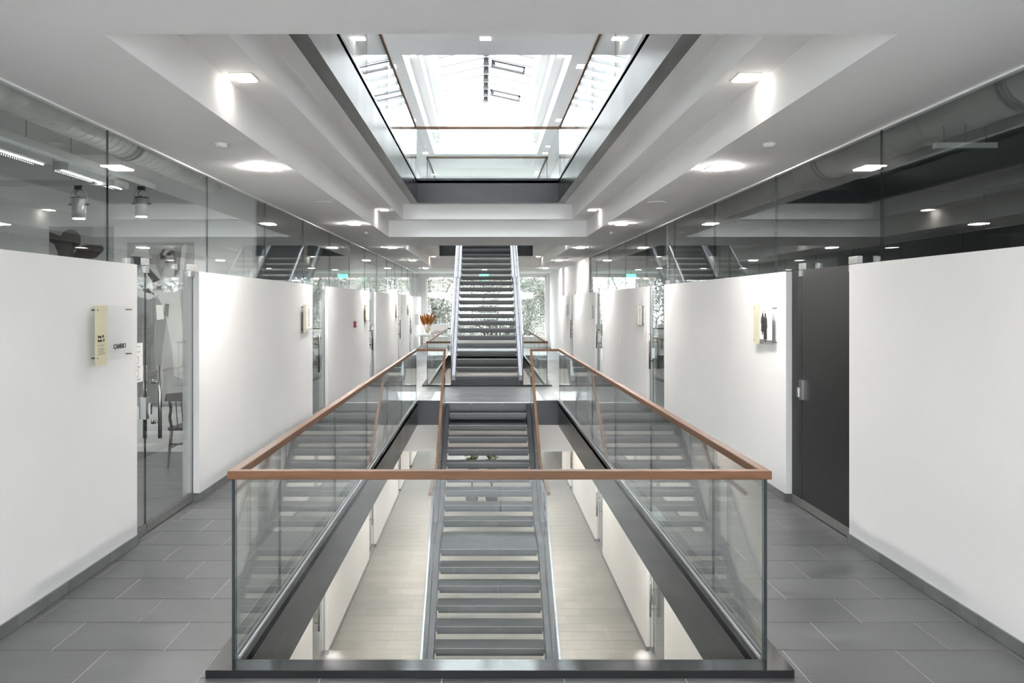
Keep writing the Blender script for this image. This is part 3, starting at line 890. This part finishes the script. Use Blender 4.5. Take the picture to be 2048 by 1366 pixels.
# small wall items
t = thing('fire_alarm', 'small dark red fire alarm call point on the left wall', 'alarm')
B('housing', red, t, X(-WH), X(-WH)+.045, 17.0, 17.12, 1.33, 1.45, bevel=.005)
B('push_plate', white_pl, t, X(-WH)+.045, X(-WH)+.048, 17.03, 17.09, 1.36, 1.42)
def switch(s, y, z, label, h=.08):
    t = thing('light_switch', label, 'switch')
    a, b = sorted((X(s*WH), X(s*WH)-s*.012)); B('plate', white_pl, t, a, b, y-.04, y+.04, z-h/2, z+h/2, bevel=.002)
    a, b = sorted((X(s*WH)-s*.012, X(s*WH)-s*.017)); B('rocker', white_pl, t, a, b, y-.025, y+.025, z-h/2+.012, z+h/2-.012, bevel=.002)
switch(-1, 17.0, 1.1, 'white wall switch below the red fire alarm')
switch(-1, 16.9, .3, 'white wall socket low on the left wall below the fire alarm')
switch(1, 17.1, 1.05, 'white wall switch on the right wall between second and third doors')
t = thing('wall_box', 'flat white box on the left wall next to the far window', 'box')
B('cover', white_pl, t, X(-WH), X(-WH)+.10, 32.6, 33.1, 1.0, 1.42, bevel=.006)
t = thing('wall_intercom', 'small grey panel on the white pier right of the far window', 'panel')
B('cover', chrome, t, 2.66, 2.74, Y_END-.02, Y_END, 1.55, 1.75, bevel=.004)

# exit sign under the far ceiling
t = thing('exit_sign', 'small green exit sign hanging behind the rising staircase', 'sign')
B('panel', green, t, -.16, .20, 33.0, 33.03, 2.80, 2.96)
B('hanger', white_pl, t, -.01, .05, 33.0, 33.03, 2.96, CEIL)
bm = bmesh.new()
prism(bm, [(-.02, 2.87), (-.02, 2.89), (-.07, 2.89), (-.07, 2.92), (-.12, 2.88), (-.07, 2.84), (-.07, 2.87)], 'y', 32.995, 33.0)
mk('arrow', bm, paper, t)
bm = bmesh.new(); prism(bm, [(.05, 2.82), (.09, 2.87), (.07, 2.91), (.10, 2.93), (.13, 2.91), (.11, 2.87), (.15, 2.82), (.12, 2.82), (.10, 2.85), (.08, 2.82)], 'y', 32.995, 33.0)
mk('running_figure', bm, paper, t)

# ------------------------------------------------------------------ left shop: duct, lamps, posters, chair
def duct(x, z, r, y0, y1, label, mat, seam_step, collars):
    t = thing('ventilation_duct', label, 'duct')
    bm = bmesh.new()
    n = 40; prev = None
    tube(bm, (x, y0, z), (x, y1, z), r, seg=32); mk('duct_tube', bm, mat, t)
    bm = bmesh.new(); y = y0+.1; k = 0
    turns = int((y1-y0-.2)/seam_step); segs = 28; last = None
    for i in range(turns*segs):
        a = 2*PI*i/segs; yy = y0+.1+seam_step*i/segs
        c = Vector((math.cos(a), 0, math.sin(a)))
        q = [bm.verts.new(Vector((x, yy+dy, z))+c*rr) for dy, rr in ((-.008, r-.001), (0, r+.006), (.008, r-.001))]
        if last:
            bm.faces.new((last[0], last[1], q[1], q[0])); bm.faces.new((last[1], last[2], q[2], q[1]))
        last = q
    mk('spiral_seam', bm, mat, t)
    for yc in collars:
        bm = bmesh.new(); tube(bm, (x, yc-.03, z), (x, yc+.03, z), r+.014, seg=32); tube(bm, (x, yc+.06, z), (x, yc+.07, z), r+.02, seg=32); mk('collar', bm, steel_rail, t)
duct(-3.22, 3.25, .14, 3.5, 10.3, 'shiny spiral ventilation duct behind the left shopfront glass', galv, .13, (7.62,))
duct(3.62, 3.30, .20, 3.0, 13.4, 'wide grey painted ventilation duct behind the right shopfront glass', duct_grey, .55, (5.6, 8.8))

def track(pts, label, z0, z1, dims, ztop=3.62):
    t = thing('lighting_track', label, 'track'); bm = bmesh.new(); box(bm, *dims, z0, z1); bev(bm, .003); mk('rail', bm, shop_ceil, t)
    bm = bmesh.new(); 
    cxx = (dims[0]+dims[1])/2; cyy = (dims[2]+dims[3])/2
    for f in (.15, .5, .85):
        px = cxx if dims[1]-dims[0] < dims[3]-dims[2] else dims[0]+(dims[1]-dims[0])*f
        py = cyy if dims[1]-dims[0] > dims[3]-dims[2] else dims[2]+(dims[3]-dims[2])*f
        tube(bm, (px, py, z1), (px, py, ztop), .0025, seg=6)
    mk('suspension_wire', bm, black, t)
track(None, 'long grey lighting track running away behind the left glass', 2.99, 3.05, (-3.50, -3.42, 4.0, 8.86))
track(None, 'cross track carrying the first spotlight in the left shop', 2.90, 2.95, (-6.2, -3.42, 7.88, 7.93))
track(None, 'dark suspended bar behind the right shopfront glass', 2.93, 2.97, (3.28, 3.72, 6.15, 6.21), 3.095)
for i, (a, b) in enumerate(((4.9, 6.88), (7.14, 8.36))):
    t = thing('linear_lamp', 'slim linear lamp under the left shop track, %s' % ('nearer one' if i == 0 else 'farther one'), 'lamp', 'linear lamps in the left shop')
    B('housing', shop_ceil, t, -3.62, -3.49, a, b, 2.93, 3.0, bevel=.004)
    B('light_line', lamp_line, t, -3.559, -3.551, a+.02, b-.02, 2.922, 2.93)
    bm = bmesh.new()
    for k in range(int((b-a)/.03)): box(bm, -3.61, -3.60, a+k*.03, a+k*.03+.012, 2.915, 2.93)
    mk('louvre', bm, chrome, t)['kind'] = 'stuff'
def spot(x, y, zt, label):
    t = thing('spotlight', label, 'lamp', 'cylindrical track spotlights')
    B('adapter', black, t, x-.035, x+.035, y-.02, y+.02, zt-.04, zt)
    zt -= .02
    bm = bmesh.new()
    arc = [(x-.075, y, zt-.155), (x-.075, y, zt-.07), (x-.06, y, zt-.04), (x-.02, y, zt-.02), (x+.02, y, zt-.02), (x+.06, y, zt-.04), (x+.075, y, zt-.07), (x+.075, y, zt-.155)]
    polytube(bm, arc, .005); mk('yoke', bm, chrome, t)
    bm = bmesh.new(); lathe(bm, [(.05, -.095), (.062, -.10), (.062, -.28), (.055, -.285)], (x, y, zt), 24); body = mk('housing', bm, spot_grey, t)
    bm = bmesh.new(); lathe(bm, [(.064, -.088), (.064, -.10)], (x, y, zt), 24); mk('cap', bm, black, body)
    bm = bmesh.new(); lathe(bm, [(.05, -.2865), (.05, -.289)], (x, y, zt), 20); mk('lens', bm, lamp_spot, t)
    bm = bmesh.new()
    for sx in (-1, 1): tube(bm, (x+sx*.062, y, zt-.155), (x+sx*.095, y, zt-.155), .010, seg=10)
    mk('knob', bm, black, t)
    bm = bmesh.new(); polytube(bm, [(x, y, zt-.02), (x-.03, y, zt-.04), (x-.035, y, zt-.065), (x, y, zt-.08), (x+.02, y, zt-.095)], .004, 6); mk('cable', bm, black, t)
spot(-3.76, 7.90, 2.90, 'cylindrical spotlight above the poster of a man, on the cross track')
spot(-3.46, 8.60, 2.99, 'cylindrical spotlight at the end of the long track')
spot(-5.0, 7.90, 2.90, 'added unseen fill spotlight on the cross track, first one left of the picture edge')  # this and the next spotlight are added out of view to brighten the shop
spot(-5.9, 7.90, 2.90, 'added unseen fill spotlight at the far left end of the cross track')
track(None, 'added unseen cross track holding fill spotlights in the left shop', 2.90, 2.95, (-6.2, -4.2, 4.9, 4.95))  # added out of view to carry more fill spotlights
spot(-4.5, 4.92, 2.90, 'added unseen fill spotlight on the second cross track, nearer the glass')  # this spotlight and the following one are added fill light for the shop
spot(-5.6, 4.92, 2.90, 'added unseen fill spotlight on the second cross track, farther from the glass')

def flat(par, name, mat, pts, y, th=.002):
    bm = bmesh.new(); prism(bm, pts, 'y', y, y+th); return mk(name, bm, mat, par)
def ell(cx, cz, rx, rz, n=18, rot=0):
    return [(cx+rx*math.cos(2*PI*i/n)*math.cos(rot)-rz*math.sin(2*PI*i/n)*math.sin(rot), cz+rx*math.cos(2*PI*i/n)*math.sin(rot)+rz*math.sin(2*PI*i/n)*math.cos(rot)) for i in range(n)]
YP = 10.35
# poster with two models (seen through the glass door)
t = thing('fashion_poster', 'tall grey poster of two models, one in a bucket hat, behind the left glass door', 'poster')
px0, px1, pz0, pz1 = -4.33, -3.52, .57, 2.55
B('sheet', p_bg, t, px0, px1, YP-.02, YP-.004, pz0, pz1)
y = YP-.024
def pp(x, yy): # pixel of the photograph -> place on the poster plane (used once, to draft the print)
    return ((x-967)*YP/1700, EYE-(yy-608)*YP/1700)
def fp(name, mat, px, dy=0): flat(t, name, mat, [pp(*p) for p in px], y-dy)
fp('trouser_leg', p_mid, [(296, 598), (336, 598), (334, 640), (326, 700), (318, 810), (295, 808), (312, 700), (314, 650)], .001)
fp('trouser_leg', p_light, [(318, 595), (362, 595), (366, 640), (370, 700), (376, 760), (350, 752), (346, 700), (335, 642), (330, 618)], .002)
fp('backdrop_shade', p_mid, [(262, 596), (314, 596), (311, 640), (306, 812), (262, 812)], 0)
fp('bare_back', p_light, [(330, 538), (352, 536), (368, 488), (376, 488), (368, 545), (362, 596), (318, 596), (322, 560)], .001)
fp('jacket', p_light, [(280, 540), (296, 528), (312, 530), (326, 560), (318, 590), (300, 600), (276, 592), (274, 560)], .003)
fp('jacket_fold', p_dark, [(292, 540), (300, 536), (322, 560), (308, 566)], .005)
fp('jacket_fold', p_dark, [(282, 570), (300, 578), (312, 590), (290, 584)], .005)
fp('face', p_dark, [(268, 514), (298, 516), (296, 530), (288, 538), (278, 536), (270, 526)], .003)
fp('bucket_hat', p_light, [(272, 490), (296, 490), (300, 508), (306, 517), (296, 521), (276, 518), (262, 512), (270, 504)], .005)
fp('hat_brim_shade', p_dark, [(263, 513), (276, 513), (296, 516), (305, 518), (294, 523), (274, 520)], .007)
fp('hair', p_dark, [(320, 508), (330, 500), (342, 499), (356, 493), (357, 496), (345, 503), (334, 504), (324, 518)], .003)
flat(t, 'hair', p_dark, ell(*pp(338, 510), .088, .095, rot=.3), y-.002)
flat(t, 'face', p_face, ell(*pp(339, 518), .070, .112, rot=.25), y-.006)
fp('mouth', p_dark, [(331, 524), (338, 522), (340, 525), (334, 527)], .009)
fp('nose_shade', p_mid, [(333, 513), (336, 513), (335, 520), (331, 520)], .008)
flat(t, 'sleeve_shade', p_mid, [pp(*q) for q in ((352, 500), (366, 490), (360, 540), (350, 556))], y-.003)
flat(t, 'sunglasses', ink, ell(*pp(328, 515), .034, .021, rot=.45), y-.010)
flat(t, 'sunglasses', ink, ell(*pp(341, 508), .036, .022, rot=.45), y-.010)
fp('neck', p_light, [(332, 528), (346, 524), (352, 540), (334, 542)], .003)
fp('hip_bag', paper, [(314, 610), (328, 610), (330, 638), (316, 640)], .008)
fp('belt_strap', p_dark, [(332, 608), (340, 608), (338, 636), (332, 630)], .006)
# white lettering on the glass leaf of the first door
lt = text('lettering', 'CAMBIO', .098, paper, (pp(275, 577)[0], YP-.05, pp(275, 577)[1]), (PI/2, 0, 0), t, bold=.004, xs=1.62)
# poster of a man with raised arms
t = thing('fashion_poster', 'grey poster of a dark haired man with arms folded behind his head', 'poster')
B('sheet', p_bg, t, -5.28, -4.50, YP-.02, YP-.004, 1.2, 2.74)
y = YP-.024
fp('raised_arm', p_brown, [(101, 464), (122, 472), (130, 496), (127, 508), (118, 505), (110, 488), (101, 484)], .001)
flat(t, 'hair', p_brown, ell(*pp(143, 480), .128, .128), y-.003)
fp('face', p_dark, [(118, 492), (128, 486), (146, 486), (152, 512), (148, 530), (118, 530)], .005)
fp('raised_arm', p_brown, [(146, 516), (158, 494), (176, 490), (206, 490), (210, 500), (194, 516), (176, 519), (160, 530), (146, 530)], .004)

# dark spindle chair
t = thing('spindle_chair', 'dark wooden chair with spindle back behind the left glass door', 'chair')
cx_, cy_ = -3.24, 9.55
def leg(x0, y0, x1, y1, zt, r=.018): 
    bm = bmesh.new(); tube(bm, (x1, y1, 0), (x0, y0, zt), r*.7, r, seg=10); mk('leg', bm, darkwood, t)
leg(cx_-.19, cy_-.20, cx_-.22, cy_-.23, .42); leg(cx_+.19, cy_-.20, cx_+.22, cy_-.23, .42)
leg(cx_-.18, cy_+.18, cx_-.20, cy_+.24, .42); leg(cx_+.18, cy_+.18, cx_+.20, cy_+.24, .42)
bm = bmesh.new(); prism(bm, [(cx_-.23, cy_-.22), (cx_+.23, cy_-.22), (cx_+.20, cy_+.2), (cx_-.20, cy_+.2)], 'z', .41, .445); bev(bm, .01, 2); mk('seat', bm, darkwood, t)
bm = bmesh.new()
for sx in (-1, 1): polytube(bm, [(cx_+sx*.19, cy_-.2, .44), (cx_+sx*.20, cy_-.23, .56), (cx_+sx*.18, cy_-.25, .66), (cx_+sx*.19, cy_-.27, .76)], .016)
mk('back_post', bm, darkwood, t)
bm = bmesh.new(); prism(bm, [(cx_-.24, .74), (cx_+.24, .74), (cx_+.22, .82), (cx_, .84), (cx_-.22, .82)], 'y', cy_-.29, cy_-.26); bev(bm, .004); mk('top_rail', bm, darkwood, t)
for k in range(5):
    bm = bmesh.new(); xx = cx_-.12+.06*k; tube(bm, (xx, cy_-.21, .44), (xx, cy_-.27, .75), .006, seg=8); mk('spindle', bm, darkwood, t)
bm = bmesh.new(); tube(bm, (cx_-.20, cy_-.215, .26), (cx_+.20, cy_-.215, .26), .009, seg=8); tube(bm, (cx_-.20, cy_-.2, .22), (cx_-.19, cy_+.2, .22), .009, seg=8); tube(bm, (cx_+.20, cy_-.2, .22), (cx_+.19, cy_+.2, .22), .009, seg=8); mk('stretcher', bm, darkwood, t)
# paper notice on the side pane of the first left door
t = thing('paper_notice', 'white printed notice taped to the glass beside the first left door', 'notice')
xn = X(-(WH+.06))+.008
B('sheet', paper, t, xn, xn+.002, 6.39, 6.60, 1.20, 1.50)
bm = bmesh.new()
for zc in (1.37, 1.27):
    for k in range(16):
        a0, a1 = 2*PI*k/16, 2*PI*(k+1)/16
        for (ra, rb) in ((.030, .024),):
            vs = [bm.verts.new((xn+.003, 6.495+r_*math.cos(a), zc+r_*math.sin(a))) for r_, a in ((ra, a0), (ra, a1), (rb, a1), (rb, a0))]
            bm.faces.new(vs)
for zc in (1.47, 1.43, 1.32, 1.31, 1.225, 1.215): box(bm, xn+.002, xn+.003, 6.44, 6.55, zc, zc+.004)
mk('printed_symbols', bm, grey_ink, t)

# ------------------------------------------------------------------ lounge corner by the far window
t = thing('console_table', 'low pale table carrying the vase and driftwood by the far window', 'table')
B('table_top', stone, t, -2.45, -1.55, 32.2, 33.0, .56, .62, bevel=.01)
for (a, b) in ((-2.40, 32.25), (-1.66, 32.25), (-2.40, 32.89), (-1.66, 32.89)): B('leg', stone, t, a, a+.06, b, b+.06, 0, .56)
t = thing('vase', 'clear glass vase on the pale table by the far window', 'vase')
bm = bmesh.new(); lathe(bm, [(.06, 0), (.075, .02), (.06, .15), (.045, .3), (.055, .36)], (-2.18, 32.55, .62), 20); mk('body', bm, acrylic, t)
plumes = [(-.28, .05, .72), (-.10, 0, .78), (.02, .04, .80), (.10, -.03, .76), (.24, .02, .82), (.34, .0, .70), (-.18, -.04, .70)]
po = sorted(range(len(plumes)), key=lambda i: plumes[i][0])
pw = ['leftmost', 'second from the left', 'third from the left', 'middle', 'third from the right', 'second from the right', 'rightmost']
for i, (dx, dy, h) in enumerate(plumes):
    t = thing('pampas_plume', 'orange dried pampas plume in the glass vase, %s of seven' % pw[po.index(i)], 'dried flower', 'orange pampas plumes in the vase')
    b0 = Vector((-2.18, 32.55, .68)); tp = Vector((-2.18+dx*.9, 32.55+dy, .62+h))
    bm = bmesh.new(); tube(bm, b0, b0.lerp(tp, .62), .006, seg=6); mk('stem', bm, pampas, t)
    bm = bmesh.new()
    for k in range(700):
        f = random.uniform(.45, 1.0); c = b0.lerp(tp, f); rr = .075*math.sin(PI*min(1, (f-.40)/.62))+.012
        d = Vector((random.uniform(-1, 1), random.uniform(-1, 1), random.uniform(.2, 1.4))).normalized()
        e = c+Vector((d.x*rr, d.y*rr, d.z*.07)); n = d.orthogonal().normalized()*.010
        bm.faces.new([bm.verts.new(p) for p in (c-n, c+n, e)])
    mk('plume', bm, pampas, t)
def blob(bm, pts, r):
    for (a, b, ra, rb) in pts: tube(bm, a, b, ra, rb, seg=8)
t = thing('driftwood_sculpture', 'twisted grey driftwood piece on the pale table', 'sculpture')
bm = bmesh.new(); blob(bm, [((-2.0, 32.5, .64), (-1.8, 32.45, .78), .05, .04), ((-1.8, 32.45, .78), (-1.6, 32.4, .72), .04, .05), ((-1.9, 32.5, .7), (-1.7, 32.5, .66), .05, .03), ((-1.7, 32.5, .7), (-1.5, 32.5, .80), .03, .015)], 0)
mk('wood', bm, stone, t)
t = thing('driftwood_root', 'tangled pale driftwood root on the floor below the table', 'sculpture')
bm = bmesh.new()
for k in range(14):
    a = random.uniform(0, 2*PI); p = Vector((-2.05+.25*math.cos(a), 31.6+.2*math.sin(a), random.uniform(.05, .3)))
    tube(bm, p, p+Vector((random.uniform(-.25, .25), random.uniform(-.15, .15), random.uniform(.0, .28))), .05, .02, seg=7)
mk('wood', bm, stone, t)
t = thing('armchair', 'white fabric armchair beyond the driftwood table', 'armchair')
ax, ay = -1.75, 33.9
for n_, d_ in (('seat', (ax-.35, ax+.35, ay-.35, ay+.3, .18, .44)), ('backrest', (ax-.38, ax+.38, ay+.22, ay+.42, .20, .98)), ('armrest', (ax-.44, ax-.32, ay-.35, ay+.35, .18, .62)), ('armrest', (ax+.32, ax+.44, ay-.35, ay+.35, .18, .62))):
    B(n_, fabric, t, *d_, bevel=.04)
for (a, b) in ((-.36, -.3), (.32, -.3), (-.36, .3), (.32, .3)): B('leg', darkwood, t, ax+a, ax+a+.04, ay+b, ay+b+.04, 0, .18)

# crystal chandelier in the far left shop
t = thing('chandelier', 'sparkling crystal drum chandelier behind the far left glass', 'chandelier')
hx, hy, hz = -3.42, 31.6, 2.60
bm = bmesh.new(); tube(bm, (hx, hy, hz+.1), (hx, hy, 3.62), .008, seg=8); mk('cable', bm, black, t)
for k, (rr, zz) in enumerate(((.32, .15), (.36, -.05), (.30, -.22))):
    bm = bmesh.new()
    for i in range(24):
        a0, a1 = 2*PI*i/24, 2*PI*(i+1)/24
        tube(bm, (hx+rr*math.cos(a0), hy+rr*math.sin(a0), hz+zz), (hx+rr*math.cos(a1), hy+rr*math.sin(a1), hz+zz), .012, seg=6)
    mk('ring', bm, chrome, t)
bm = bmesh.new()
for i in range(160):
    a = random.uniform(0, 2*PI); rr = random.choice((.30, .34, .2)); zz = random.uniform(-.24, .16)
    lathe(bm, [(.004, .03), (.016, 0), (.004, -.03)], (hx+rr*math.cos(a), hy+rr*math.sin(a), hz+zz), 5)
mk('crystals', bm, chrome, t)['kind'] = 'stuff'

# potted plants on the lower floor
for i, (x, lb) in enumerate(((-.34, 'left'), (.24, 'right'))):
    t = thing('potted_plant', 'leafy potted plant on the lower floor seen between the treads, %s of two' % lb, 'plant', 'potted plants on the lower floor')
    bm = bmesh.new(); lathe(bm, [(.16, 0), (.22, .4), (.20, .4), (.19, .37)], (x, 25.0, -F2F), 18); mk('pot', bm, pot_m, t)
    bm = bmesh.new(); tube(bm, (x, 25, -F2F+.35), (x, 25, -F2F+1.2), .02, seg=8); mk('stem', bm, bark, t)
    bm = bmesh.new()
    for k in range(260):
        c = Vector((x+random.uniform(-.13, .13), 25+random.uniform(-.13, .13), -F2F+random.uniform(.6, 1.5)))
        d = Vector((random.uniform(-1, 1), random.uniform(-1, 1), random.uniform(-.3, 1))).normalized(); n = d.orthogonal().normalized()
        bm.faces.new([bm.verts.new(p) for p in (c, c+d*.07+n*.03, c+d*.13, c+d*.07-n*.03)])
    mk('leaves', bm, plantg, t)['kind'] = 'stuff'

# ------------------------------------------------------------------ outside
bm = bmesh.new(); box(bm, -60, 60, Y_END+.3, 120, -F2F-.3, -F2F-.1); struct(mk('ground', bm, ground_m))
def tree(x, y, h, r, mat, label):
    t = thing('tree', label, 'tree', 'trees outside the far window')
    z0 = -F2F-.1
    bm = bmesh.new(); tube(bm, (x, y, z0), (x+.2, y, z0+h*.6), .22, .10, seg=10)
    for k in range(6):
        a = random.uniform(0, 2*PI); zz = z0+h*random.uniform(.25, .6)
        tube(bm, (x+.1, y, zz), (x+r*.7*math.cos(a), y+r*.5*math.sin(a), zz+h*.22), .07, .03, seg=6)
    mk('trunk', bm, bark, t)
    bm = bmesh.new()
    cl = [(Vector((x+random.uniform(-r, r)*.75, y+random.uniform(-r, r)*.5, z0+h*random.uniform(.22, .95))), random.uniform(.5, 1.0)*r*.5) for _ in range(26)]
    for k in range(17000):
        c0_, rr = random.choice(cl)
        v = Vector((random.gauss(0, 1), random.gauss(0, 1), random.gauss(0, 1))).normalized()*rr*random.uniform(.5, 1.0)
        c = c0_+v; d = Vector((random.uniform(-1, 1), random.uniform(-1, 1), random.uniform(-1, 1))).normalized(); n = d.orthogonal().normalized()
        L = random.uniform(.04, .075)
        bm.faces.new([bm.verts.new(p) for p in (c, c+d*L+n*L*.45, c+d*L*2, c+d*L-n*L*.45)])
    mk('foliage', bm, mat, t)['kind'] = 'stuff'
specs = [(-6.5, 41.5, 9.5, 2.6, leaf_p, 'pale leafy tree outside, far left'), (-2.6, 42.5, 10, 2.4, leaf_p, 'pale green tree outside, left of the staircase'),
         (.6, 44.0, 9.0, 2.4, leaf_g, 'darker tree outside, straight behind the staircase'), (3.6, 41.8, 10, 2.3, leaf_g, 'green tree outside, right of the staircase'),
         (7.2, 43, 9.5, 2.6, leaf_p, 'pale tree outside, far right'), (10.4, 44, 10, 2.6, leaf_g, 'green tree outside at the right edge of the right shop windows'), (-10.5, 44, 10, 2.6, leaf_g, 'green tree outside beyond the left shop windows'), (-4.6, 47, 11, 3.0, leaf_g, 'tall green tree standing behind the left trees'), (2.4, 48.5, 11, 3.0, leaf_p, 'tall pale tree standing behind the right trees')]
for a in specs: tree(*a)
t = thing('house', 'neighbouring house with reddish roof glimpsed between the trees', 'house')
B('house_wall', house_w, t, -6, 7, 60, 68, -F2F-.1, 3.5)
bm = bmesh.new(); prism(bm, [(59.5, 3.5), (68.5, 3.5), (64, 6.2)], 'x', -6.5, 7.5); mk('roof', bm, house_r, t)
for xx in (-4.5, -1.5, 1.5, 4.5):
    for zz in (-2.6, .9):
        fr = B('window', win_white, t, xx-.6, xx+.6, 59.93, 60.0, zz, zz+1.4); B('pane', dark_panel, fr, xx-.5, xx+.5, 59.91, 59.93, zz+.1, zz+1.3)
print('tiles', n0, nL)
